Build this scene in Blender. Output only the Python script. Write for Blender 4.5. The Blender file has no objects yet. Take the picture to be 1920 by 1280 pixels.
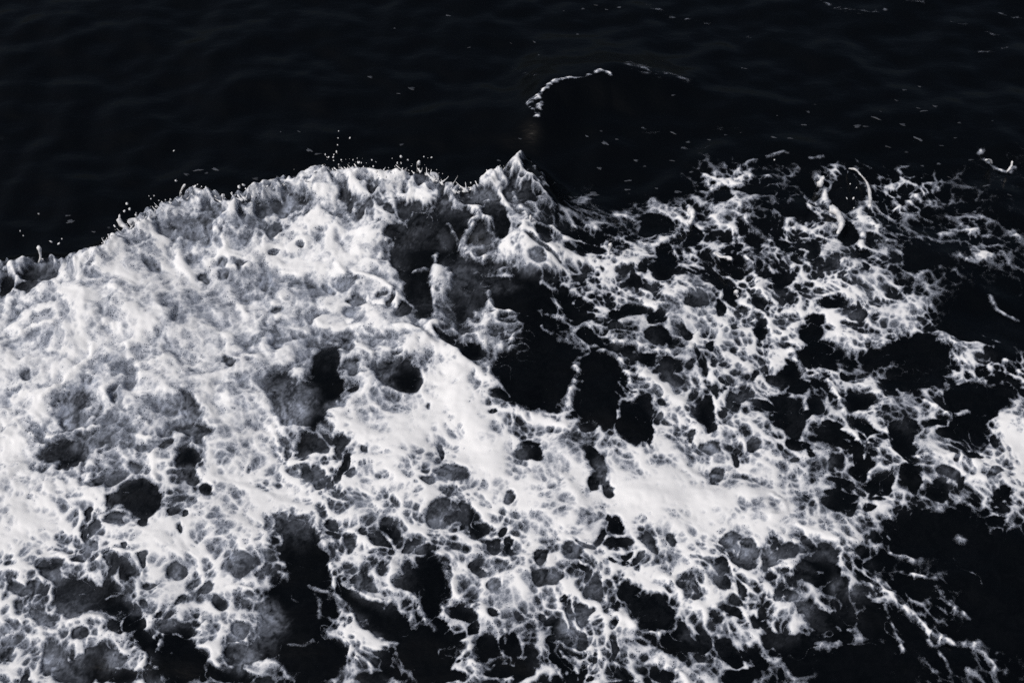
import bpy, math, random
import numpy as np

R = math.radians
scene = bpy.context.scene

# ------------------------------------------------------------------ camera
CAM_H, PITCH, LENS, SENSOR = 7.0, 48.0, 50.0, 36.0
cam_data = bpy.data.cameras.new("camera")
cam_data.lens, cam_data.sensor_width = LENS, SENSOR
cam_data.clip_start, cam_data.clip_end = 0.1, 4000.0
cam = bpy.data.objects.new("camera", cam_data)
scene.collection.objects.link(cam)
cam.location = (0, 0, CAM_H)
cam.rotation_euler = (R(90 - PITCH), 0, 0)
scene.camera = cam

# ------------------------------------------------------------------ sky and sun (overcast)
SUN_DIR = np.array([-0.50, -0.38, 0.78]); SUN_DIR /= np.linalg.norm(SUN_DIR)
world = bpy.data.worlds.new("World"); scene.world = world
world.use_nodes = True
wn = world.node_tree
wn.nodes.clear()
sky = wn.nodes.new("ShaderNodeTexSky"); sky.sky_type = 'NISHITA'; sky.sun_disc = False
sky.sun_elevation = math.asin(SUN_DIR[2])
sky.sun_rotation = math.atan2(SUN_DIR[0], SUN_DIR[1])
sky.air_density, sky.dust_density, sky.ozone_density = 1.0, 7.0, 1.0
bg = wn.nodes.new("ShaderNodeBackground"); bg.inputs["Strength"].default_value = 0.05
wo = wn.nodes.new("ShaderNodeOutputWorld")
wn.links.new(sky.outputs[0], bg.inputs["Color"]); wn.links.new(bg.outputs[0], wo.inputs["Surface"])

sun_data = bpy.data.lights.new("sun", 'SUN')
sun_data.energy, sun_data.angle, sun_data.color = 2.6, R(18), (1.0, 0.985, 0.97)
sun = bpy.data.objects.new("sun", sun_data); scene.collection.objects.link(sun)
sun.rotation_euler = (math.acos(SUN_DIR[2]), 0, math.atan2(SUN_DIR[1], SUN_DIR[0]) + math.pi / 2)

vs = scene.view_settings
vs.view_transform, vs.look, vs.gamma, vs.exposure = 'Standard', 'None', 1.0, -0.14
vs.use_curve_mapping = False
scene.cycles.use_denoising = False
scene.cycles.max_bounces = 6
scene.cycles.transparent_max_bounces = 8

random.seed(7)

# ------------------------------------------------------------------ noise
_rng = np.random.default_rng(11)
_perm = np.concatenate([_rng.permutation(1024)] * 3).astype(np.int32)
_ga = _rng.uniform(0, 2 * np.pi, 1024).astype(np.float32)
_gx, _gy = np.cos(_ga), np.sin(_ga)
_r1 = _rng.random(1024).astype(np.float32); _r2 = _rng.random(1024).astype(np.float32); _r3 = _rng.random(1024).astype(np.float32)

def _hash(i, j, seed):
    return _perm[(_perm[(i + seed * 57) & 1023] + j) & 1023]

def pnoise(x, y, seed=0):
    xi, yi = np.floor(x).astype(np.int32), np.floor(y).astype(np.int32)
    fx, fy = (x - xi).astype(np.float32), (y - yi).astype(np.float32)
    u, v = fx * fx * fx * (fx * (fx * 6 - 15) + 10), fy * fy * fy * (fy * (fy * 6 - 15) + 10)
    def g(a, b):
        h = _hash(xi + a, yi + b, seed)
        return _gx[h] * (fx - a) + _gy[h] * (fy - b)
    n0 = g(0, 0); n0 += u * (g(1, 0) - n0)
    n1 = g(0, 1); n1 += u * (g(1, 1) - n1)
    return (n0 + v * (n1 - n0)) * 1.5

def fbm(x, y, octs, seed=0, gain=0.5):
    s = np.zeros(np.shape(x), np.float32); a, f = 1.0, 1.0
    for o in range(octs):
        s += a * pnoise(x * f + o * 7.3, y * f - o * 3.1, seed + o); a *= gain; f *= 2.03
    return s

def ridged(x, y, octs, seed=0, gain=0.55):
    s = np.zeros(np.shape(x), np.float32); a, f, t = 1.0, 1.0, 0.0
    for o in range(octs):
        s += a * (1 - np.minimum(1, np.abs(pnoise(x * f + o * 5.7, y * f + o * 9.2, seed + o)) * 2.0)); t += a; a *= gain; f *= 2.1
    return s / t

def cells(x, y, seed=0):
    xi, yi = np.floor(x).astype(np.int32), np.floor(y).astype(np.int32)
    f1 = np.full(np.shape(x), 9.0, np.float32); f2 = f1.copy()
    for a in (-1, 0, 1):
        for b in (-1, 0, 1):
            h = _hash(xi + a, yi + b, seed)
            d = np.sqrt((xi + a + _r1[h] - x) ** 2 + (yi + b + _r2[h] - y) ** 2).astype(np.float32)
            d *= 0.75 + 0.5 * _r3[h]
            f2 = np.minimum(np.maximum(f1, d), f2); f1 = np.minimum(f1, d)
    return f1, f2

def sst(a, b, x):
    t = np.clip((x - a) / (b - a), 0, 1)
    return t * t * (3 - 2 * t)

# ------------------------------------------------------------------ survey of the place: sight lines to points on the water
_c, _s = math.cos(R(PITCH)), math.sin(R(PITCH))
def ray(px, py):
    k = SENSOR / LENS / 1920.0
    a, b = (px - 960) * k, (640 - py) * k
    return np.array([a, _c + b * _s, -_s + b * _c])

def at_z(px, py, z):
    d = ray(px, py); t = (z - CAM_H) / d[2]
    return np.array([d[0] * t, d[1] * t, z])

CREST_PX = [(-520, 580), (-200, 520), (0, 490), (60, 490), (130, 495), (165, 486), (190, 462), (225, 440), (260, 414), (300, 394), (340, 370),
            (390, 364), (430, 380), (480, 364), (530, 344), (590, 330), (640, 317), (680, 323), (720, 331), (790, 318),
            (820, 336), (860, 358), (890, 350), (920, 330), (950, 312), (985, 295), (1010, 330), (1050, 400), (1150, 430), (1300, 400), (1500, 400)]
CREST_H = [.2, .2, .2, .2, .2, .24, .26, .26, .26, .27, .28, .28, .28, .28, .28, .29, .3, .3, .3, .3, .28, .25, .26, .29, .31, .33, .27, .15, .06, 0, 0]
CREST = np.array([at_z(p[0], p[1], h) for p, h in zip(CREST_PX, CREST_H)])
BACK_PX = [(850, 250), (940, 224), (985, 206), (1003, 186), (1030, 160), (1080, 148), (1140, 137), (1200, 146), (1300, 160), (1420, 175), (1500, 180)]
BACK_H = [0, .05, .12, .17, .19, .19, .18, .15, .08, .02, 0]
BACK = np.array([at_z(p[0], p[1], h) for p, h in zip(BACK_PX, BACK_H)])

def line_field(x, y, line):
    best = np.full(np.shape(x), 1e9); sd = np.zeros(np.shape(x))
    for a, b in zip(line[:-1], line[1:]):
        ex, ey = b[0] - a[0], b[1] - a[1]; L2 = ex * ex + ey * ey
        t = np.clip(((x - a[0]) * ex + (y - a[1]) * ey) / L2, 0, 1)
        dx, dy = x - a[0] - t * ex, y - a[1] - t * ey
        d2 = dx * dx + dy * dy
        m = d2 < best
        best = np.where(m, d2, best)
        sd = np.where(m, np.sign(ex * (y - a[1]) - ey * (x - a[0])), sd)
    return np.sqrt(best) * sd

def ease(x, line):
    xs = np.linspace(line[0, 0], line[-1, 0], 400)
    o = np.argsort(line[:, 0]); h = np.interp(xs, line[o, 0], line[o, 2])
    k = np.hanning(31); k /= k.sum(); h = np.convolve(np.pad(h, 15, mode='edge'), k, mode='valid')
    return np.interp(x, xs, h)

# swell heights on a coarse plan grid: the main breaking crest and the small wave behind it
CX0, CY0, CP = -9.0, 1.6, .025
CNX, CNY = int(18 / CP), int(13 / CP)
_X, _Y = np.meshgrid(CX0 + CP * np.arange(CNX), CY0 + CP * np.arange(CNY))
SD = line_field(_X, _Y, CREST)
_s2 = line_field(_X, _Y, BACK)
MACRO = ease(_X, CREST) * np.where(SD > 0, np.exp(-(SD / .16) ** 2), np.exp(-np.abs(SD / .75) ** 1.5)) \
      + ease(_X, BACK) * np.where(_s2 > 0, np.exp(-(_s2 / .5) ** 2), np.exp(-np.abs(_s2 / .28) ** 1.6))
SD = SD.astype(np.float32); MACRO = MACRO.astype(np.float32)
def coarse(m, x, y):
    fx, fy = np.clip((x - CX0) / CP, 0, CNX - 1.001), np.clip((y - CY0) / CP, 0, CNY - 1.001)
    i, j = fx.astype(np.int32), fy.astype(np.int32); u, v = (fx - i).astype(np.float32), (fy - j).astype(np.float32)
    return (m[j, i] * (1 - u) + m[j, i + 1] * u) * (1 - v) + (m[j + 1, i] * (1 - u) + m[j + 1, i + 1] * u) * v
def macro(x, y): return coarse(MACRO, x, y)

def at(px, py, dz=0.0):
    z = dz
    for _ in range(14):
        p = at_z(px, py, z)
        z += .6 * (float(macro(np.array([p[0]]), np.array([p[1]]))[0]) + dz - z)
    return at_z(px, py, z)

# ------------------------------------------------------------------ what lies where on the water (surveyed by hand)
# mean foam cover, 0 open water .. 9 closed foam, every 64 units, first row at 288
COVER = ["666666666666643200001011001011",
         "666666677776646411002421423211",
         "666677676764345532234434442121",
         "667888877787336775443334543222",
         "679988877877653534656554663211",
         "888888887787746324465666656100",
         "888888877647677313245665434352",
         "777776873486986122465543453423",
         "875675874599887664365743445426",
         "855675787588788685777676453767",
         "877555898678667858998775455545",
         "985678774565756774588887653113",
         "765677662355477666676645621110",
         "653465641244257666457764452210",
         "666453751253244456634544332310",
         "554452342153153435445322111221"]
# openings in the foam: x, y, half width, half height, turn (deg, clockwise), how clear the water in it is
HOLES = [
(125,850,45,20,-12,.85),(133,760,38,33,0,.3),(353,863,20,22,0,1),(353,765,24,26,0,.5),(369,810,42,11,5,.65),(388,916,15,12,0,1),(268,935,38,30,15,.95),
(183,911,15,12,0,.8),(212,908,13,8,0,.8),(222,934,24,8,0,.9),(151,834,25,11,-10,.6),(358,892,22,12,0,.7),(157,711,18,13,0,.3),(53,709,15,12,0,.35),
(316,834,10,6,0,.7),(425,682,10,18,0,.5),(247,876,14,9,0,.5),(271,836,18,8,0,.4),
(613,690,26,30,0,.95),(600,738,45,34,0,1),(581,783,33,21,0,1),(578,831,25,15,0,.9),(541,749,34,40,0,.5),(637,831,12,16,0,.9),(645,873,9,30,25,1),
(663,892,14,10,0,.6),(586,895,20,14,0,.6),(594,913,12,8,0,.7),(742,698,38,24,15,.7),(767,720,20,18,0,1),(849,640,42,8,28,1),(889,666,20,15,0,1),
(942,749,16,8,20,1),(926,783,9,6,0,.8),(849,887,30,16,0,.5),(807,908,14,9,0,.45),(692,846,9,6,0,.5),(650,650,15,24,0,.5),(639,653,6,15,0,.8),
(820,847,7,16,0,.45),(803,770,6,10,0,.5),(663,696,12,10,0,.45),(663,734,6,6,0,.7),(637,760,25,7,-20,.45),(953,932,16,10,0,.6),(505,660,12,30,0,.2),
(1005,705,62,60,0,1),(960,690,28,30,20,1),(1130,705,36,48,-8,1),(1112,768,42,26,15,1),(1142,790,18,18,0,1),(1193,797,29,32,0,1),(1199,770,14,20,0,1),(1222,807,4,28,8,1),
(1098,798,20,7,8,1),(1022,640,12,10,0,1),(1034,650,10,12,0,1),(990,603,26,15,0,1),(1029,608,12,12,0,1),(1105,634,16,12,0,1),(1100,605,14,8,-20,1),
(1156,616,14,10,0,.85),(1240,604,18,8,10,1),(1236,634,20,15,0,.95),(1281,629,10,11,0,.9),(1154,654,12,9,0,.85),(1178,674,8,6,0,.8),(1217,677,16,12,0,1),
(1250,672,14,8,0,1),(1255,701,13,25,-22,.85),(1223,741,14,8,40,.9),(1236,759,10,5,0,.8),(1289,688,6,9,0,.8),(1313,680,7,32,-22,1),(1338,650,9,13,0,1),
(1324,773,16,21,0,1),(1332,797,8,16,0,1),(1358,773,8,6,0,.9),(1340,735,7,9,0,.9),(1414,701,6,10,0,.9),(1390,743,25,10,0,.75),(1380,616,6,8,0,.8),
(1427,621,14,20,0,1),(1427,765,20,8,30,.9),(1241,783,10,8,0,.5),(1295,818,6,12,0,.4),(1382,863,9,10,0,.9),(1414,834,14,10,0,.6),(1332,839,20,12,0,.45),
(1348,887,12,14,0,.4),(994,839,22,17,15,.85),(1008,850,10,14,0,1),(1114,866,13,22,-25,1),(1114,903,14,14,0,1),(1146,916,12,14,0,1),(1130,887,14,22,-20,.6),
(1517,624,22,20,0,1),(1541,661,48,21,10,1),(1501,664,14,16,0,1),(1480,693,20,22,30,1),(1456,704,16,10,0,.9),(1496,727,18,12,0,1),(1528,717,10,14,0,1),
(1552,725,7,18,-25,1),(1480,781,28,46,-35,.97),(1520,773,9,12,0,1),(1562,794,12,8,0,1),(1565,820,21,18,0,1),(1501,834,30,8,12,1),(1520,852,7,12,0,1),
(1599,844,11,25,-35,1),(1618,873,19,17,0,1),(1610,823,7,20,-35,1),(1626,802,22,13,20,1),(1610,749,24,15,20,1),(1589,698,8,8,0,1),(1652,672,26,15,25,1),
(1719,666,55,36,22,1),(1727,714,38,15,5,1),(1740,637,26,10,20,1),(1666,717,15,7,10,1),(1674,733,12,6,10,1),(1785,757,18,17,0,1),(1838,749,50,24,10,1),
(1817,807,34,27,0,1),(1838,698,13,12,25,1),(1878,661,20,13,20,1),(1812,632,55,9,22,1),(1890,627,30,18,0,1),(1687,820,20,25,-15,1),(1705,855,14,18,-20,1),
(1706,797,20,8,10,.9),(1751,794,14,7,0,1),(1775,812,12,10,0,1),(1820,852,18,10,0,1),(1788,863,6,8,0,1),(1653,908,24,17,8,1),(1583,901,20,8,8,1),
(1583,927,22,9,5,1),(1706,900,14,25,-22,1),(1756,921,20,18,0,1),(1772,892,25,9,8,.75),(1809,908,8,14,0,1),(1884,927,20,14,15,1),(1868,890,12,12,0,.7),
(1860,826,10,10,0,1),(1865,781,9,8,0,1),(1645,933,10,4,0,1),(1485,860,10,6,0,.6),(1562,866,10,8,0,.6),
(162,961,11,10,0,.8),(186,975,12,10,0,.75),(159,998,8,14,0,.8),(167,1025,18,13,-15,.6),(220,967,10,14,0,.7),(262,975,10,14,0,.9),(332,964,10,8,0,1),
(353,969,7,6,0,1),(343,993,6,10,0,.7),(239,1030,8,9,0,1),(101,1070,18,20,0,.6),(212,1057,16,14,0,.85),(240,1070,13,11,0,.95),(274,1052,7,8,0,.8),
(29,1102,14,14,0,.6),(58,1099,12,10,0,.3),(151,1121,42,38,0,.75),(183,1137,16,16,0,.9),(195,1102,14,14,0,.9),(212,1139,14,18,0,1),(247,1155,17,25,-30,1),
(220,1176,20,9,20,1),(274,1206,26,18,30,1),(329,1174,28,15,0,.7),(340,1240,40,42,0,1),(337,1211,25,20,0,1),(287,1261,14,16,0,1),(218,1267,40,16,0,1),
(151,1256,40,28,0,.75),(186,1232,20,22,0,.9),(149,1195,18,12,0,.7),(228,1232,14,16,0,.4),(289,1093,13,6,0,.6),(409,1131,16,14,30,.9),(393,1105,14,10,0,.6),
(436,1179,16,16,0,.45),(446,1224,24,19,0,.5),(436,1267,38,14,0,1),(449,1065,25,24,0,.5),(323,1075,13,18,0,.45),(343,1121,12,12,0,.4),(48,1272,15,10,0,.75),
(93,1227,20,18,0,.35),(266,1131,10,10,0,.5),(300,1152,6,9,0,.8),(271,1176,10,7,0,1),
(554,988,25,13,-20,.6),(572,1040,40,50,-25,1),(557,1007,30,18,-20,.85),(592,1081,28,30,0,1),(555,1170,60,70,0,1),(505,1180,25,40,0,.6),(590,1240,52,34,0,1),
(629,988,14,10,40,.85),(631,1008,11,6,20,1),(655,1014,9,14,-10,.75),(639,1097,6,14,0,1),(652,1122,13,26,-42,1),(684,1001,10,8,0,1),(732,997,17,11,38,1),
(708,1018,13,8,0,.9),(676,1089,13,14,0,.7),(690,1107,18,9,0,.55),(692,1145,32,12,15,1),(724,1166,36,17,15,1),(833,964,28,21,0,.7),(873,964,18,18,0,.8),
(900,988,10,18,10,1),(762,1036,10,8,0,1),(793,1038,16,8,0,.9),(775,1025,14,8,0,.5),(724,1036,8,8,0,.6),(770,1090,30,20,0,.9),(818,1083,26,34,-20,1),
(812,1135,17,25,0,1),(865,1150,26,13,38,1),(828,1168,16,10,0,1),(800,1228,58,46,0,1),(745,1182,24,13,15,1),(846,1267,30,14,0,1),(838,1213,20,15,0,1),
(881,1184,16,14,0,1),(916,1219,25,22,0,1),(955,1213,9,20,0,1),(937,1256,25,11,0,1),(937,998,10,10,0,1),(921,1020,14,12,0,.85),(955,1020,9,12,0,1),
(897,1062,10,13,0,.8),(929,1158,11,10,0,.9),(929,1097,14,18,0,.4),(658,1221,5,12,0,1),(711,1240,8,20,-10,1),(727,1267,7,9,0,1),(868,1237,5,5,0,1),(692,1270,25,9,0,1),
(1158,990,17,15,15,1),(1135,980,8,7,0,1),(1164,1024,24,8,0,1),(1133,1014,8,8,0,.9),(1172,1042,9,5,0,1),(1172,1054,8,5,0,1),(1192,1049,7,7,0,1),
(1151,1056,6,4,0,1),(1220,1038,8,8,0,.6),(1210,1022,12,12,0,.6),(1260,1017,12,14,-30,.65),(1013,1049,14,14,-30,.65),(1026,1083,24,13,-10,.7),(1074,1038,20,15,0,.5),
(1103,1025,16,7,25,.6),(1117,1102,17,21,0,.7),(1058,1117,8,6,0,1),(1082,1070,8,6,0,1),(1095,1081,7,6,0,1),(1215,1140,56,27,33,.97),(1276,1206,38,19,5,1),
(1324,1198,12,16,0,.9),(1289,1182,12,10,0,.85),(1311,1216,8,10,0,1),(1364,1219,22,21,0,.95),(1374,1235,14,10,0,1),(1385,1269,30,19,0,1),(1420,1240,13,25,-15,1),
(1350,1097,15,14,35,.85),(1345,1065,11,15,0,.6),(1372,1123,15,9,10,.9),(1388,1107,8,12,0,.8),(1377,1147,24,8,18,.97),(1396,1041,18,24,-20,.35),(1369,1014,15,14,0,.35),
(1435,1054,9,18,0,.6),(1336,1154,5,6,0,.8),(1295,1089,5,5,0,.6),(1295,1117,7,7,0,.5),(1048,1187,25,13,35,1),(1040,1206,14,11,40,1),(1040,1237,12,11,40,1),
(1069,1152,12,18,0,.6),(1098,1150,12,22,10,.6),(1077,1198,18,22,0,.6),(1013,1155,8,8,0,.8),(1024,1168,9,8,0,.9),(968,1208,10,20,0,1),(989,1233,10,11,0,1),
(979,1264,16,14,0,1),(965,1243,8,8,0,1),(1157,1214,9,16,-20,.9),(1146,1179,10,8,0,.5),(1111,1230,12,7,-40,.6),(1074,1269,22,10,0,1),(1109,1272,8,8,0,1),
(1242,1256,20,10,15,1),(1273,1275,12,6,0,1),(1165,1275,18,7,0,1),(1210,1264,7,8,0,1),(1396,1222,5,9,0,1),
(1578,948,23,13,0,1),(1538,1049,28,20,0,.8),(1536,1083,28,22,0,1),(1504,1078,12,20,0,.9),(1477,1036,18,16,0,.7),(1447,1052,12,18,0,.6),(1508,1017,9,10,0,.5),
(1637,1057,10,9,0,.9),(1629,951,13,6,0,1),(1668,992,20,13,0,1),(1750,1005,80,40,10,1),(1860,1060,80,60,0,1),(1870,1150,50,50,0,1),(1698,1097,18,16,0,1),(1735,1105,20,18,0,1),
(1642,1163,24,30,-10,1),(1583,1160,26,20,0,.97),(1533,1166,17,25,0,.92),(1509,1145,14,14,0,.7),(1581,1191,22,7,0,1),(1615,1240,55,38,0,1),(1493,1225,28,35,-15,1),
(1466,1195,25,12,-10,.9),(1714,1195,19,60,-40,1),(1753,1190,14,8,30,.8),(1551,1243,13,14,0,1),(1451,1121,9,9,0,.5),(1480,1126,12,12,0,.5),(1573,1105,14,10,0,.75),
(1607,1110,10,12,0,.6),(1690,1123,12,5,25,1),(1790,1240,28,30,-30,1),(1700,1255,20,25,0,1),
(981,551,30,34,0,1),(1024,546,14,9,0,1),(1024,572,15,12,0,1),(1066,554,12,14,0,.95),(1077,575,10,22,-30,1),(1095,570,7,14,-30,1),(1180,580,18,12,0,1),
(1154,591,14,12,0,1),(1231,599,20,13,0,1),(1244,482,22,24,0,1),(1242,514,18,11,0,1),(1207,503,8,8,0,1),(1188,527,14,10,0,1),(1303,564,18,18,0,.75),
(1345,575,10,14,0,1),(1366,546,12,25,-25,1),(1337,524,10,25,-30,1),(1374,500,22,18,0,1),(1417,440,20,22,-20,1),(1385,429,12,6,30,1),(1358,368,20,13,0,1),
(1417,360,32,13,0,1),(1419,564,8,14,0,1),(1300,440,13,20,0,1),(1279,434,4,10,0,1),(1226,428,20,14,0,1),(1226,408,25,9,0,1),(1098,444,45,8,0,1),
(1098,466,32,8,0,1),(1016,439,20,12,20,.9),(1002,490,18,12,0,.45),
(1589,362,30,30,0,1),(1589,437,18,22,0,1),(1456,524,14,14,0,1),(1474,463,20,10,15,1),(1525,471,8,18,0,1),(1634,450,10,8,0,1),(1620,476,8,8,0,1),(1607,476,7,14,0,1),
(1626,506,6,10,-20,1),(1557,569,20,12,0,1),(1533,601,25,13,0,1),(1565,498,8,12,0,.65),(1586,522,8,8,0,.65),(1605,588,14,10,0,.6),(1597,577,5,10,0,1),(1490,400,35,12,0,1),(1770,480,40,20,0,1),(1720,480,22,25,0,1),
(777,503,30,26,0,1),(785,474,30,24,0,1),(746,484,18,16,0,.9),(754,445,28,13,0,.85),(793,445,18,12,0,.9),(785,413,14,14,0,.85),(777,385,10,9,0,.85),
(756,394,13,16,0,.8),(722,400,8,6,0,.7),(857,434,19,22,-10,.97),(830,445,12,14,0,.85),(878,405,9,10,0,.85),(908,405,8,8,0,.9),(905,445,12,16,0,.75),
(937,418,15,25,-10,.95),(929,392,12,16,0,.85),(910,368,24,9,0,.55),(833,386,16,12,0,.75),(865,495,10,8,0,.75),(916,500,7,10,0,.7),(783,562,26,28,0,.97),
(791,585,22,13,0,.9),(754,588,8,10,0,.85),(884,546,35,30,0,.85),(945,556,22,25,0,1),(932,532,35,9,0,.85),(873,580,14,20,0,.85),(645,366,9,8,0,.85),
(698,360,9,8,0,.75),(676,397,8,6,0,.75),(655,381,5,8,0,.7),(520,391,14,10,0,.6),(496,394,12,12,0,.6),(509,434,8,10,0,.6),(512,474,12,5,-12,1),(557,457,4,4,0,1),
(613,543,10,10,0,.5),(660,569,20,8,0,.7),(671,561,14,10,0,.6),(732,567,6,14,-25,.6),(714,556,12,6,20,.5),(653,535,30,13,0,.4),(650,593,16,8,0,.35),(522,583,10,6,0,.5),
(565,378,14,8,0,.4),(544,376,10,8,0,.4),(10,540,15,17,0,.97),(47,543,16,9,0,.92),(77,520,38,11,0,.8),(417,517,12,9,0,.6),(377,520,12,8,0,.55),(293,500,16,8,0,.35),
(463,503,12,6,-10,.55),(497,527,14,10,0,.3),(523,580,8,8,0,.4),(417,497,10,8,0,.35),(393,427,8,6,0,.45),(320,440,10,5,0,.45),(450,410,10,12,0,.45),(493,397,16,14,0,.6),
(513,433,8,12,0,.6),(550,380,14,14,0,.4),(247,430,8,8,0,.9),(960,360,12,18,0,.7),(985,365,8,16,0,.8),(1020,470,40,6,20,.6)]
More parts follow.
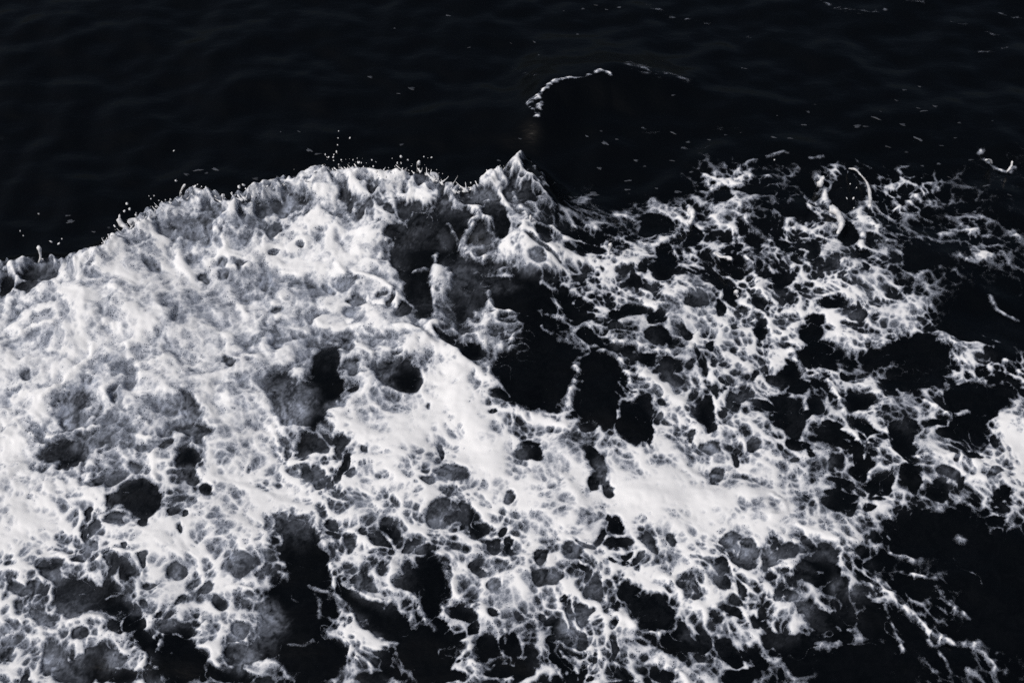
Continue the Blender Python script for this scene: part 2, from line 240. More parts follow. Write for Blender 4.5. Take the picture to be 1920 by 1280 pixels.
# ridges, arms and patches of thick foam, then sky glints painted as faint foam: half width, strength, points
RIDGES_AND_GLINTS = [
(8,.75,[(878,391),(894,407),(878,439),(873,466),(905,490)]),(5,.6,[(894,410),(915,425),(920,440)]),(4,.5,[(838,424),(860,462)]),(9,.32,[(812,492),(823,540),(817,575)]),(5,.6,[(778,518),(800,513)]),
(22,.45,[(965,455),(1000,462),(1035,485)]),(5,.6,[(910,545),(926,585),(955,592)]),(9,.4,[(895,605),(950,592)]),(5,.4,[(985,302),(965,322),(935,334),(900,348)]),(5,.6,[(968,389),(963,352),(975,320)]),(4,.5,[(942,372),(958,402)]),
(14,.45,[(640,790),(700,835)]),(16,.4,[(860,700),(880,800),(930,870)]),(18,.4,[(1190,935),(1300,940),(1400,925)]),(12,.4,[(450,905),(520,945),(590,975)]),(12,.4,[(730,890),(790,920),(790,970)]),(10,.4,[(1040,880),(1090,950),(1060,990)]),
(7,.6,[(1631,1099),(1679,1123),(1706,1152),(1740,1179),(1780,1200),(1822,1213),(1838,1207)]),(4,.5,[(1658,1137),(1660,1158),(1674,1179),(1679,1200),(1698,1229)]),
(5,.5,[(1735,1198),(1764,1229),(1780,1259),(1778,1285)]),(7,.45,[(1838,1225),(1860,1250),(1882,1262)]),(4,.5,[(1783,1121),(1793,1137),(1820,1160)]),(3,.4,[(1793,1137),(1772,1152)]),
(2.5,.4,[(1790,1046),(1796,1067),(1825,1083),(1836,1102)]),(9,.5,[(1797,1003),(1804,1014)]),(3,.55,[(1674,1033),(1690,1042),(1711,1057)]),(4,.5,[(1690,1072),(1706,1080),(1743,1089)]),
(4,.55,[(1852,559),(1865,580),(1886,593),(1913,601)]),(13,.5,[(1818,432),(1838,428)]),(11,.55,[(1795,484),(1822,492),(1848,484)]),(11,.45,[(1765,440),(1790,432)]),(10,.5,[(1900,440),(1915,452)]),
(6,.6,[(1690,395),(1712,375),(1735,358),(1760,355)]),(4,.6,[(1672,365),(1675,390),(1690,385)]),(6,.7,[(1533,340),(1545,365),(1560,390)]),(7,.6,[(1522,390),(1545,392),(1570,397)]),
(9,.7,[(1615,410),(1635,415),(1650,430)]),(6,.6,[(1615,440),(1612,470)]),(4,.6,[(1850,300),(1870,315),(1888,322),(1905,312)]),(5,.5,[(1836,287),(1846,283)]),
(6,.9,[(1338,357),(1364,350),(1390,357)]),(5,.6,[(1320,337),(1350,345),(1400,338),(1440,333)]),(4,.45,[(1380,325),(1400,312),(1425,306)]),(4,.5,[(1322,335),(1325,352),(1340,360)]),
(6,.9,[(1292,389),(1299,402),(1293,418)]),(7,.6,[(1260,391),(1276,397),(1271,429),(1241,450),(1207,453)]),(5,.6,[(1155,402),(1180,403),(1195,410)]),(7,.35,[(1075,430),(1100,425),(1125,430)]),
(6,.8,[(968,389),(984,410),(981,434)]),(4,.7,[(997,421),(1029,426),(1053,442),(1082,463)]),(9,.6,[(1000,445),(1029,471),(1080,490),(1130,492),(1180,471),(1212,477)]),
(5,.6,[(1109,514),(1157,500),(1199,487)]),(9,.6,[(1165,556),(1199,567),(1231,572)]),(14,.6,[(1262,542),(1290,548)]),(13,.5,[(1290,590),(1330,600)]),(3,.7,[(1342,477),(1372,486)]),
(3,.6,[(1285,470),(1310,485),(1335,490)]),(7,.5,[(1340,405),(1364,429),(1396,450)]),(8,.5,[(1382,386),(1385,405),(1411,431),(1440,450)]),(11,.45,[(1400,490),(1415,530),(1430,560)]),
(3,.5,[(415,505),(440,503),(465,495)]),(7,.6,[(333,473),(347,507),(357,523)]),(5,.5,[(410,440),(427,453),(423,473),(390,493)]),(9,.5,[(500,467),(530,468),(573,445)]),
(4,.8,[(629,500),(650,519),(682,524),(719,535),(740,561),(743,585)]),(18,.5,[(690,580),(710,592)]),(9,.7,[(600,605),(629,619),(666,616)]),(10,.7,[(668,640),(672,660),(708,674),(759,677),(772,653)]),
(5,.7,[(746,627),(793,627),(817,616)]),(16,.6,[(665,815),(690,822)]),(14,.5,[(857,735),(857,790)]),(11,.5,[(800,650),(850,670),(890,700),(920,720)]),
(5,.6,[(501,797),(520,828),(538,860),(581,868)]),(4,.6,[(174,645),(173,664),(143,696),(112,730),(77,757)]),(8,.4,[(20,755),(60,742),(70,760),(65,790)]),(26,.5,[(0,830),(15,870)]),
(4,.6,[(82,820),(127,816),(191,802)]),(3,.4,[(0,655),(50,635),(100,622)]),(6,.4,[(239,653),(266,690),(319,672)]),(6,.6,[(255,820),(311,823)]),(5,.6,[(290,850),(288,892),(300,908)]),
(5,.6,[(101,1030),(159,1054),(191,1044),(228,1036)]),(13,.5,[(292,1001),(319,1028),(372,1036)]),(6,.6,[(133,1168),(170,1160),(197,1166)]),(7,.5,[(276,1152),(311,1190),(300,1222)]),
(15,.7,[(382,1165),(385,1200),(400,1225),(412,1236)]),(6,.5,[(255,1208),(270,1233),(265,1255)]),(4,.5,[(425,1205),(465,1198)]),(4,.5,[(430,1105),(470,1108)]),
(9,.5,[(585,960),(605,975),(590,985)]),(7,.5,[(597,993),(610,1022),(623,1046),(629,1099)]),(8,.6,[(670,1000),(700,1030),(730,1060),(740,1085),(735,1110)]),(4,.5,[(660,1105),(690,1120),(735,1130)]),
(6,.7,[(769,1123),(796,1152),(820,1188)]),(22,.6,[(655,1180),(668,1205)]),(14,.5,[(680,1210),(705,1215)]),(8,.5,[(671,1235),(690,1250)]),(9,.6,[(823,1046),(849,1089),(855,1112),(905,1152)]),
(16,.6,[(878,1222),(892,1245)]),(9,.6,[(836,1135),(837,1158)]),(3,.6,[(945,1170),(948,1210)]),(5,.5,[(900,1240),(930,1235),(945,1225)]),(3,.45,[(545,1213),(570,1210),(600,1200)]),
(1.5,.4,[(520,1235),(535,1210)]),(4,.45,[(590,1110),(600,1140),(597,1165)]),(3,.5,[(545,1105),(562,1123)]),(5,.5,[(580,1095),(620,1115),(650,1135),(660,1155)]),(6,.5,[(480,1235),(520,1250),(545,1275)]),
(8,.6,[(1252,1091),(1292,1123),(1327,1160)]),(5,.6,[(1146,1142),(1199,1171),(1234,1190)]),(5,.6,[(1230,1235),(1270,1260),(1285,1280)]),(3,.7,[(1042,1198),(1085,1229),(1109,1219)]),
(5,.6,[(1440,975),(1465,965),(1468,945),(1450,930)]),(6,.5,[(1493,988),(1533,1009),(1599,1020)]),(8,.6,[(955,768),(992,775),(1058,807)]),(6,.6,[(1082,688),(1077,727),(1066,765)]),
(6,.6,[(1125,664),(1157,677),(1178,712),(1194,745)]),(6,.55,[(1150,648),(1220,658),(1297,656),(1310,620)]),(9,.5,[(1210,705),(1250,740),(1280,760),(1300,800)]),(6,.4,[(1270,860),(1300,890),(1340,900)]),
(6,.7,[(1446,615),(1455,626),(1480,624),(1496,610)]),(6,.6,[(1485,661),(1504,690),(1520,700),(1540,700)]),(5,.75,[(1552,709),(1573,738),(1582,767)]),(14,.6,[(1580,630),(1605,640)]),(10,.5,[(1620,635),(1638,642)]),
(18,.4,[(1620,712),(1645,730)]),(9,.45,[(1595,770),(1655,778)]),(5,.5,[(1580,790),(1605,820),(1640,850)]),(3,.6,[(1671,797),(1666,839),(1695,874)]),(4,.8,[(1729,754),(1750,768),(1775,783)]),
(12,.5,[(1725,868),(1760,862)]),(8,.6,[(1750,858),(1800,865),(1840,880),(1858,890)]),(9,.45,[(1765,640),(1805,655)]),(9,.5,[(1795,672),(1850,685)]),(8,.45,[(1825,718),(1862,726)]),
(5,.6,[(1880,680),(1920,702)]),(11,.45,[(1826,896),(1850,905)]),(20,.4,[(1880,800),(1905,840)]),
(2.5,.35,[(1610,302),(1632,316)]),(2,.3,[(1560,318),(1580,325)]),(4,.35,[(1440,302),(1470,292)]),(5,.4,[(1480,330),(1495,318)]),(4,.4,[(1515,303),(1545,302)]),
(2.4,.9,[(1018,174),(1034,161),(1050,153),(1078,147)]),(1.6,.7,[(1078,147),(1110,144)]),(2.8,.9,[(1116,138),(1130,137),(1142,142)]),(4,.9,[(992,190),(1012,182)]),(4.5,.7,[(1012,184),(1007,204),(1004,222)]),(2,.6,[(985,194),(992,203),(1000,214)]),
(11.2,0.30,[(1180,128),(1230,138)]),(7.5,0.30,[(1240,138),(1290,150)]),(5.0,0.24,[(1200,8),(1262,30)]),(3.8,0.24,[(1290,36),(1340,46)]),(3.8,0.30,[(1535,2),(1570,18),(1610,24),(1660,21)]),(3.8,0.30,[(1670,0),(1730,8)]),(3.8,0.24,[(1870,28),(1920,32)]),  # from here on: sky reflections on the dark water, put in as foam streaks
(5.0,0.21,[(960,127),(1010,142)]),(3.8,0.18,[(1385,58),(1410,68)]),(6.2,0.21,[(1200,245),(1235,252)]),(5.0,0.18,[(1345,240),(1395,248)]),(7.5,0.15,[(760,165),(775,175)]),(5.0,0.18,[(1280,278),(1330,280)]),(3.8,0.18,[(1780,40),(1880,68)]),(3.8,0.18,[(1820,100),(1890,90)])]
# loose flecks of foam on the open water: x, y, half size
FLECKS = [(1127,251,6),(1100,257,6),(1134,275,8),(1156,266,5),(1261,251,6),(1290,267,6),(1124,318,7),(1179,334,10),(1176,352,8),(1113,362,9),(1231,355,6),(1270,361,9),(1296,326,5),
(1261,300,5),(1192,300,5),(1209,309,5),(1069,369,9),(1085,384,7),(1040,342,4),(1330,262,4),(1360,254,4),(1450,262,6),(1480,265,6),(1475,292,7),(1488,310,6),(1508,232,8),(1528,196,4),(1516,208,5),
(1457,217,4),(1607,240,8),(1622,242,6),(1641,228,7),(1650,215,5),(1692,237,6),(1722,262,14),(1664,274,6),(1700,284,6),(1680,190,5),(1695,170,5),(1720,208,5),(1730,214,6),(1752,204,5),(1798,233,7),
(1765,276,8),(1790,262,4),(1760,308,4),(1725,160,4),(1262,178,4),(1392,125,4),(1398,126,4),(1161,15,8),(1093,17,5),(1118,10,4),(1137,18,4),(1083,63,5),(1002,80,4),(1010,103,4),(1057,23,4),(958,82,3),
(694,145,6),(772,170,7),(748,178,5),(840,30,6),(740,54,4),(880,92,5),(753,269,5),(405,320,8),(372,322,9),(350,330,6),(388,328,6),(330,372,7),(128,408,8),(133,418,8),(176,436,5),(580,285,6),(595,290,7),
(560,245,4),(526,246,4),(480,338,6),(555,330,7),(520,332,5),(205,430,5),(1180,360,4),(1310,372,5),(1820,300,6),(1780,330,6),(1700,330,5),(1730,310,4),(1850,350,6),(1890,370,6),(1860,230,3),(975,260,5),(935,300,5)]
# drops thrown up along the crest: x, y, half size
DROPS = [(238,382,2.6),(243,392,2.4),(233,396,2.2),(224,406,2.6),(255,403,2.6),(73,401,2.6),(326,283,1.6),(330,339,2.4),(345,350,2),(365,350,2),(352,360,2),(381,358,1.6),(457,347,2.4),(448,351,3),
(461,354,2),(469,348,2),(289,367,2),(283,373,1.6),(298,376,1.8),(293,388,1.8),(305,395,1.6),(370,346,1.5),(378,350,1.5),(386,351,1.8),(635,246,1.7),(634,259,1.7),(656,259,1.7),(633,272,1.8),(631,285,1.8),
(626,290,1.5),(625,295,1.7),(616,295,2.2),(610,290,2),(672,305,3),(752,294,2.8),(795,294,1.6),(605,311,2.4),(700,312,1.8),(690,316,1.8),(720,318,1.8),(705,304,1.5),(662,300,1.6),(640,300,1.6),(96,453,1.8),
(110,457,1.8),(116,448,1.4),(44,442,1.3),(38,433,1.3),(840,352,1.4),(846,345,1.3),(852,356,1.4),(830,340,1.4),(862,352,1.3),(200,448,1.6),(215,424,1.5),(420,366,1.6),(500,350,1.6),(556,334,1.6),(590,322,1.6),
(1452,300,1.8),(745,306,1.6),(765,300,1.6),(1600,372,1.6),(1606,352,1.4),(1594,345,1.4),(1588,372,1.4),(1601,390,1.3),(318,380,1.5),(272,398,1.4),(340,362,1.5),(402,358,1.5),(435,362,1.5)]
# jets and strands of flung water: root half width, tip half width, lift at the tip (m), points, label
JETS = [
(2,3,.16,[(73,492),(76,484),(75,472),(72,461)],"thin forked water jet standing up from the foam at the left edge"),
(1.5,1.5,.1,[(76,484),(81,486)],None),
(3,5,.1,[(245,436),(238,428),(228,420),(222,410)],"splayed white splash of water on the left shoulder of the crest"),
(4,3,.1,[(222,452),(212,446),(204,442)],"short blunt water finger below the splayed splash on the left"),
(4,5,.12,[(262,432),(258,418),(250,412),(240,418)],"looped water strand arching over a hole on the left crest"),
(2,2.5,.14,[(338,368),(340,358),(347,346)],"bent thin jet at the tip of the left crest shoulder"),
(2,2,.12,[(420,384),(419,374),(417,364)],"single upright water jet in the crest's left notch"),
(2,2,.1,[(477,368),(474,360),(470,354)],"pair-tipped jet beside four round drops on the crest"),
(2,2,.1,[(484,368),(483,361)],None),
(2,3.5,.16,[(783,322),(784,312),(786,302)],"jet with round white bead on the middle of the crest"),
(3,2,.1,[(640,322),(638,314),(635,308)],"stubby jet on the highest part of the white crest"),
(3,2,.1,[(720,336),(714,328),(704,320)],"slanting water strand beside the small ring on the crest"),
(2,1.5,.12,[(572,346),(573,336)],"tiny spike of water on the crest right of the overhang"),
(2,1.5,.12,[(533,348),(534,340)],"tiny spike of water on the crest above the overhang"),
(1.6,3.4,.16,[(1143,478),(1143,470),(1144,461),(1145,458)],"lone upright drop with a stalk over dark water"),
(7,3.5,.12,[(1560,392),(1570,398),(1574,406),(1578,418),(1576,428),(1570,438)],"long curved white tongue of water hanging over a dark hole"),
(2,4,.14,[(1614,328),(1624,340),(1629,352),(1631,366),(1632,378),(1630,388)],"thin white arc of flung water beside the curved tongue"),
(1.8,1.8,.14,[(1592,316),(1604,318),(1614,328)],None),
(5,4,.1,[(1536,348),(1540,340),(1543,332)],"small white knob of water above the curved tongue"),
(2.5,3,.08,[(1342,474),(1350,481),(1362,482),(1372,486)],"little white strand lying over the dark gap right of centre"),
(5,6,.09,[(1292,420),(1299,404),(1292,390)],"fat wriggling white foam lump right of centre"),
(2,2.5,.1,[(994,420),(995,412),(995,404)],"tiny white nub of foam right of the crest's sharp peak"),
(3,4,.08,[(1384,556),(1380,548),(1382,546)],"round white knob of foam on a dark slope"),
(2,2,.08,[(1888,322),(1896,312),(1898,302)],"thin raised prong of the splash in the upper right corner"),
(2,2,.08,[(1860,306),(1856,300),(1848,300)],"left prong of the splash in the upper right corner"),
]

# ------------------------------------------------------------------ plan maps in metres
X0, Y0, PX = -6.6, 2.6, 0.007
NX, NY = int(13.2 / PX), int(8.6 / PX)
hole_map = np.zeros((NY, NX), np.float32); milk_map = np.zeros((NY, NX), np.float32); clear_map = np.zeros((NY, NX), np.float32)
ridge_map = np.zeros((NY, NX), np.float32)
gx = (X0 + PX * np.arange(NX)).astype(np.float32); gy = (Y0 + PX * np.arange(NY)).astype(np.float32)

def window(x, y, r):
    i0, i1 = max(0, int((x - r - X0) / PX)), min(NX, int((x + r - X0) / PX) + 2)
    j0, j1 = max(0, int((y - r - Y0) / PX)), min(NY, int((y + r - Y0) / PX) + 2)
    return i0, i1, j0, j1

rnd = random.Random(3)
for (px, py, rx, ry, ang, dep) in HOLES:
    c = at(px, py)[:2]
    a = R(ang)
    e1 = at_z(px + math.cos(a), py + math.sin(a), 0)[:2] - at_z(px, py, 0)[:2]
    e2 = at_z(px - math.sin(a), py + math.cos(a), 0)[:2] - at_z(px, py, 0)[:2]
    M = np.linalg.inv(np.array([e1 * rx, e2 * ry]).T)
    r = 1.8 * max(np.linalg.norm(e1 * rx), np.linalg.norm(e2 * ry))
    i0, i1, j0, j1 = window(c[0], c[1], r)
    if i1 <= i0 or j1 <= j0: continue
    X, Y = np.meshgrid(gx[i0:i1] - c[0], gy[j0:j1] - c[1])
    q = np.sqrt((M[0, 0] * X + M[0, 1] * Y) ** 2 + (M[1, 0] * X + M[1, 1] * Y) ** 2)
    churn = float(sst(1050, 850, px) * sst(980, 820, py + .2 * px - 60))      # whitewater: soft-edged thin places; lace: crisp openings
    if dep > .92: churn *= .5
    k = churn * sst(1.5, .3, q) * min(1, dep + .22) + (1 - churn) * sst(1.36, .68, q) * (.62 + .38 * dep)
    w = hole_map[j0:j1, i0:i1]; np.maximum(w, k, out=w)
    inside = sst(1.75, 1.15, q)
    th = rnd.uniform(0, 6.28); grad = 1 + .75 * np.clip((math.cos(th) * X + math.sin(th) * Y) / r * 1.7, -1, 1)
    m = milk_map[j0:j1, i0:i1]; m[:] = m * (1 - inside) + inside * (1 - dep) * grad
    cl = clear_map[j0:j1, i0:i1]; np.maximum(cl, inside, out=cl)

def soften(m, w, n=2):
    for _ in range(n):
        for ax in (0, 1):
            c = np.cumsum(np.pad(m, [(w + 1, w) if a == ax else (0, 0) for a in (0, 1)], mode='edge'), axis=ax, dtype=np.float64)
            m = ((c[2 * w + 1:] - c[:-2 * w - 1]) if ax == 0 else (c[:, 2 * w + 1:] - c[:, :-2 * w - 1])) / (2 * w + 1)
    return m.astype(np.float32)
milk_map = soften(milk_map, 4); clear_map = soften(clear_map, 4)

def poly_field(pts, width, r):
    lo, hi = pts.min(0) - r, pts.max(0) + r
    i0, i1 = max(0, int((lo[0] - X0) / PX)), min(NX, int((hi[0] - X0) / PX) + 2)
    j0, j1 = max(0, int((lo[1] - Y0) / PX)), min(NY, int((hi[1] - Y0) / PX) + 2)
    X, Y = np.meshgrid(gx[i0:i1], gy[j0:j1])
    best = np.full(X.shape, 1e9)
    for a, b in zip(pts[:-1], pts[1:]):
        ex, ey = b - a; t = np.clip(((X - a[0]) * ex + (Y - a[1]) * ey) / (ex * ex + ey * ey + 1e-9), 0, 1)
        best = np.minimum(best, np.hypot(X - a[0] - t * ex, Y - a[1] - t * ey))
    return (j0, j1, i0, i1), best / width

def smooth_line(p, n=6):
    p = np.array(p, float)
    if len(p) < 3: return p
    out = []
    q = np.vstack([2 * p[0] - p[1], p, 2 * p[-1] - p[-2]])
    for i in range(1, len(q) - 2):
        for t in np.linspace(0, 1, n, endpoint=False):
            a, b, c, d = q[i - 1], q[i], q[i + 1], q[i + 2]
            out.append(.5 * ((2 * b) + (c - a) * t + (2 * a - 5 * b + 4 * c - d) * t * t + (3 * b - a - 3 * c + d) * t ** 3))
    out.append(p[-1])
    return np.array(out)

for (wd, st, pts) in RIDGES_AND_GLINTS:
    W = np.array([at(px, py)[:2] for px, py in smooth_line(pts, 4)])
    mpp = np.linalg.norm(at_z(pts[0][0] + 1, pts[0][1], 0) - at_z(pts[0][0], pts[0][1], 0))
    width = wd * mpp * (1.15 if pts[0][1] > 262 else 1.7)
    (j0, j1, i0, i1), q = poly_field(W, width, width * 2.2)
    w = ridge_map[j0:j1, i0:i1]; np.maximum(w, st * np.exp(-q ** 2 * 1.1), out=w)

cover = np.array([[int(ch) for ch in row] for row in COVER], np.float32) / 9.0

def sample(m, x, y):
    fx, fy = np.clip((x - X0) / PX, 0, NX - 1.001), np.clip((y - Y0) / PX, 0, NY - 1.001)
    i, j = fx.astype(np.int32), fy.astype(np.int32); u, v = (fx - i).astype(np.float32), (fy - j).astype(np.float32)
    return (m[j, i] * (1 - u) + m[j, i + 1] * u) * (1 - v) + (m[j + 1, i] * (1 - u) + m[j + 1, i + 1] * u) * v

def survey(x, y, z):
    """plan position -> survey units"""
    k = SENSOR / LENS / 1920.0
    dz = z - CAM_H
    f = y * _c - dz * _s; up = y * _s + dz * _c
    return 960 + x / f / k, 640 - up / f / k

def sample_cover(px, py):
    fx, fy = np.clip((px - 32) / 64, 0, 28.999), np.clip((py - 288) / 64, 0, 14.999)
    i, j = fx.astype(np.int32), fy.astype(np.int32); u, v = fx - i, fy - j
    u = u * u * (3 - 2 * u); v = v * v * (3 - 2 * v)
    b = (cover[j, i] * (1 - u) + cover[j, i + 1] * u) * (1 - v) + (cover[j + 1, i] * (1 - u) + cover[j + 1, i + 1] * u) * v
    return b * sst(258, 300, py) * sst(2420, 2020, px) * sst(1640, 1400, py)

# ------------------------------------------------------------------ the fields of the sea: height, foam, milkiness
def sea_height(x, y):
    return macro(x, y) + .035 * fbm(x * .9, y * .9, 2, 40) + .026 * fbm(x * 2.4, y * 2.6, 2, 44)

def billow(x, y, octs, seed=0, gain=.5):
    """round puffs with creases between them"""
    s = np.zeros(np.shape(x), np.float32); a, f, t = 1.0, 1.0, 0.0
    for o in range(octs):
        s += a * np.minimum(1, np.abs(pnoise(x * f + o * 3.3, y * f + o * 8.1, seed + o)) * 2.2); t += a; a *= gain; f *= 2.15
    return s / t

def sea_fields(x, y):
    x, y = x.astype(np.float32), y.astype(np.float32)
    z0 = macro(x, y); sd = coarse(SD, x, y)
    px, py = survey(x, y, z0)
    w1, w2 = fbm(x * 3.5, y * 3.5, 5, 60, .55), fbm(x * 3.5 + 9, y * 3.5 - 4, 5, 64, .55)
    wx, wy = x + .030 * w1, y + .030 * w2
    b = sample_cover(px + 24 * w1, py + 24 * w2)
    # churned whitewater on the left, lace on the right and below
    lace_w = np.maximum(sst(820, 1150, px), sst(760, 1000, py + .25 * px - 60)).astype(np.float32)
    puff = billow(x * 2.2 + .22 * w1, y * 2.6 + .22 * w2, 3, 70, .38)
    soft = ridged(x * 1.7 + .22 * w1 + .3 * y, y * 2.3 + .22 * w2, 3, 83, .42)
    T = .18 * puff + .30 * (.5 + .8 * fbm(x * 1.5 + .5 * w1, y * 1.5 + .5 * w2, 2, 79)) + .30 * soft + .22 * (.5 + .85 * fbm(x * 4.2 + 1.0 * w1 + y, y * 6 + 1.0 * w2, 4, 77, .5))
    near = np.exp(-(sd / .55) ** 2) * (1 - lace_w)                   # torn and lumpy just under the crest
    T = T + near * (.30 * fbm(x * 9 + w1, y * 9 + w2, 4, 88, .6) - .04)
    ca, sa = math.cos(R(-52)), math.sin(R(-52))
    s1, s2 = fbm(x * 1.25 + 5, y * 1.25, 2, 220), fbm(x * 1.25, y * 1.25 + 8, 2, 224)
    q1, q2 = fbm(x * 4 + 3, y * 4, 2, 230), fbm(x * 4, y * 4 + 6, 2, 234)
    vx, vy = x + .045 * q1 + .10 * s1, y + .045 * q2 + .10 * s2
    u, v = (vx * ca + vy * sa), (-vx * sa + vy * ca)
    L = 0
    for sc, amp, seed in ((4.6, .33, 3), (10, .33, 4), (20, .25, 5), (38, .09, 6)):
        if sc < 15: f1, f2 = cells(u * sc * .82, v * sc * 1.10, seed)
        else: f1, f2 = cells((x + .03 * q1 + .006 * w1) * sc, (y + .03 * q2 + .006 * w2) * sc * .8, seed)
        L = L + amp * (.55 * (1 - sst(.0, .42, f2 - f1)) + .45 * sst(.16, .62, f1))
    mid = fbm(x * 13 + w1, y * 13 + w2, 3, 90)
    L = L + .08 * mid
    P = (T + .42 * (L - .53) + .10 * mid) * (1 - lace_w) + L * lace_w
    mean = .51 * (1 - lace_w) + .53 * lace_w
    amp = (1.70 + .10 * lace_w) * sst(.02, .35, b) * (1 - (.38 + .04 * lace_w) * sst(.55, .92, b)) * (1 + lace_w * np.clip(.55 * s1 + .3 * q2, -.35, .35))
    D = -.11 + lace_w * (.05 + np.clip(.14 * s2 + .07 * q1, -.12, .12) * sst(.1, .3, b)) + .03 * sst(850, 1000, py) * sst(1500, 1300, px) + (.98 + .10 * lace_w) * b + amp * (P - mean)
    hole = sample(hole_map, x + .05 * q1 + .012 * mid + .003 * fbm(x * 40, y * 40, 2, 96), y + .05 * q2 + .012 * fbm(x * 12, y * 12, 2, 93)); ridge = sample(ridge_map, x + .022 * w1 + .008 * mid, y + .022 * w2 - .008 * mid) * np.clip(.95 + .5 * mid, .35, 1.2)
    fine = fbm(x * 30, y * 30, 3, 95)
    D = D - 1.05 * sst(.05, .98, hole + .14 * fine + .18 * (L - .5) * 2) * (.55 + .45 * b / np.maximum(b, .3))
    # threads and films stretched over the open places
    l1 = 1 - np.minimum(1, np.abs(pnoise(u * 4.5 + .5 * q1, v * 7 + .5 * q2, 201)) * 3.2)
    l2 = 1 - np.minimum(1, np.abs(pnoise(u * 10 + .8 * q2, v * 15 + .8 * q1, 203)) * 2.6)
    l3 = 1 - np.minimum(1, np.abs(pnoise(u * 22 + 1.5 * w1, v * 30 - 1.5 * w2, 205)) * 2.4)
    some = sst(-.15, .45, fbm(x * 2.6 + 3, y * 2.6, 3, 207))
    web = (.60 * l1 ** 4 + .25 * l2 ** 4) * (.35 + .65 * some) * (.55 + .5 * mid)
    blot = sst(.12, .75, fbm(u * 6 + .6 * w1, v * 7 + .6 * w2, 4, 209, .6)) * np.clip(L * 1.7, 0, 1.1)
    thin = sst(.05, .22, b) * sst(-.02, .03, -sd + (px > 1000) * 2)
    film = np.clip((.62 * web + .35 * blot - .06) * thin * (.6 + .4 * sst(.1, .5, b)) * (1 - .62 * sst(.35, .95, hole)), 0, .8)
    thread = l1 ** 9 * some + .6 * l2 ** 10 * (1 - some)
    film = np.clip(film + .26 * thread * thin * sst(.1, .3, b), 0, .8)
    D = np.maximum(D, film - .08) + .2 * film * sst(.5, .1, D)
    streak = np.clip(.5 + 1.1 * fbm(x * 10 + .6 * w1, y * 38, 4, 97, .6), 0, 1.3)
    ridge = ridge * (1 - .55 * sst(.5, .15, b) * (py > 262) * (1 - np.clip(1.6 * L - .25, 0, 1)))
    D = D + ridge * np.where(py < 262, .25 + 1.1 * streak, .80 + .45 * sst(.45, .1, b) + .35 * fine)
    top = .68 + .5 * sst(.5, .85, b) + .5 * ridge       # loose lace stays a thin film
    D = np.where(D > top, top + (D - top) * .45, D)
    # nothing white behind the crest
    back = sst(-.01, .05, sd + .05 * w1 + .03 * mid + .02 * fine) * sst(1060, 1000, px) * sst(236, 266, py)
    D = D - 2.0 * back
    milk = sample(milk_map, wx, wy) ** 1.4; clear = sample(clear_map, wx, wy)
    auto = (.07 + .27 * sst(1150, 350, px)) * sst(.25, .75, b) * (1 - .25 * lace_w)
    wisp = .5 + .5 * fbm(x * 9 + 1.8 * w1, y * 9 + 1.8 * w2, 5, 110, .6)
    aer = (auto * (1 - clear) + (milk * .75 + .002) * clear) * (.1 + 2.0 * wisp ** 1.5) * (1 - np.clip(back, 0, 1))
    return dict(sd=sd, px=px, lw=lace_w, puff=puff, L=L, D=D.astype(np.float32), aer=aer, ridge=ridge, w1=w1, w2=w2, fine=fine)

# ------------------------------------------------------------------ materials
def mat(name):
    m = bpy.data.materials.new(name); m.use_nodes = True; m.node_tree.nodes.clear()
    return m, m.node_tree
def N(nt, t, **kw):
    n = nt.nodes.new(t)
    for k, v in kw.items(): setattr(n, k, v)
    return n
def maprange(nt, src, a, b, c, d, smooth=True):
    n = N(nt, "ShaderNodeMapRange"); n.interpolation_type = 'SMOOTHSTEP' if smooth else 'LINEAR'
    n.inputs[1].default_value, n.inputs[2].default_value, n.inputs[3].default_value, n.inputs[4].default_value = a, b, c, d
    nt.links.new(src, n.inputs[0]); return n.outputs[0]
def math_node(nt, op, a, b=None):
    n = N(nt, "ShaderNodeMath", operation=op)
    for i, v in enumerate((a, b)):
        if v is None: continue
        if isinstance(v, (int, float)): n.inputs[i].default_value = v
        else: nt.links.new(v, n.inputs[i])
    return n.outputs[0]
def noise(nt, vec, scale, detail=2, rough=.5):
    n = N(nt, "ShaderNodeTexNoise"); n.inputs["Scale"].default_value = scale; n.inputs["Detail"].default_value = detail; n.inputs["Roughness"].default_value = rough
    nt.links.new(vec, n.inputs["Vector"]); return n.outputs["Fac"]
def attr(nt, name):
    n = N(nt, "ShaderNodeAttribute"); n.attribute_name = name; return n.outputs["Fac"]

# dark sea water, clouded by bubbles where the wave has churned air into it
M_WATER, nt = mat("sea_water")
tc = N(nt, "ShaderNodeTexCoord").outputs["Object"]
p = N(nt, "ShaderNodeBsdfPrincipled"); out = N(nt, "ShaderNodeOutputMaterial")
nt.links.new(p.outputs[0], out.inputs["Surface"])
aer = attr(nt, "aeration")
cloud = noise(nt, tc, 60, 3, .65)
a2 = math_node(nt, 'MULTIPLY', aer, maprange(nt, cloud, .25, .75, .75, 1.2))
mix = N(nt, "ShaderNodeMix"); mix.data_type = 'RGBA'
nt.links.new(a2, mix.inputs[0])
mix.inputs[6].default_value = (.0016, .0022, .0030, 1); mix.inputs[7].default_value = (.44, .49, .60, 1)
nt.links.new(mix.outputs[2], p.inputs["Base Color"])
p.inputs["IOR"].default_value = 1.333; p.inputs["Roughness"].default_value = .17; p.inputs["Specular IOR Level"].default_value = .33
stretch = N(nt, "ShaderNodeMapping"); stretch.inputs["Scale"].default_value = (1.0, 1.9, 1.0); stretch.inputs["Rotation"].default_value = (0, 0, R(-14))
nt.links.new(tc, stretch.inputs["Vector"])
h1 = noise(nt, stretch.outputs[0], 7, 5, .55); h2 = noise(nt, stretch.outputs[0], 34, 3, .5)
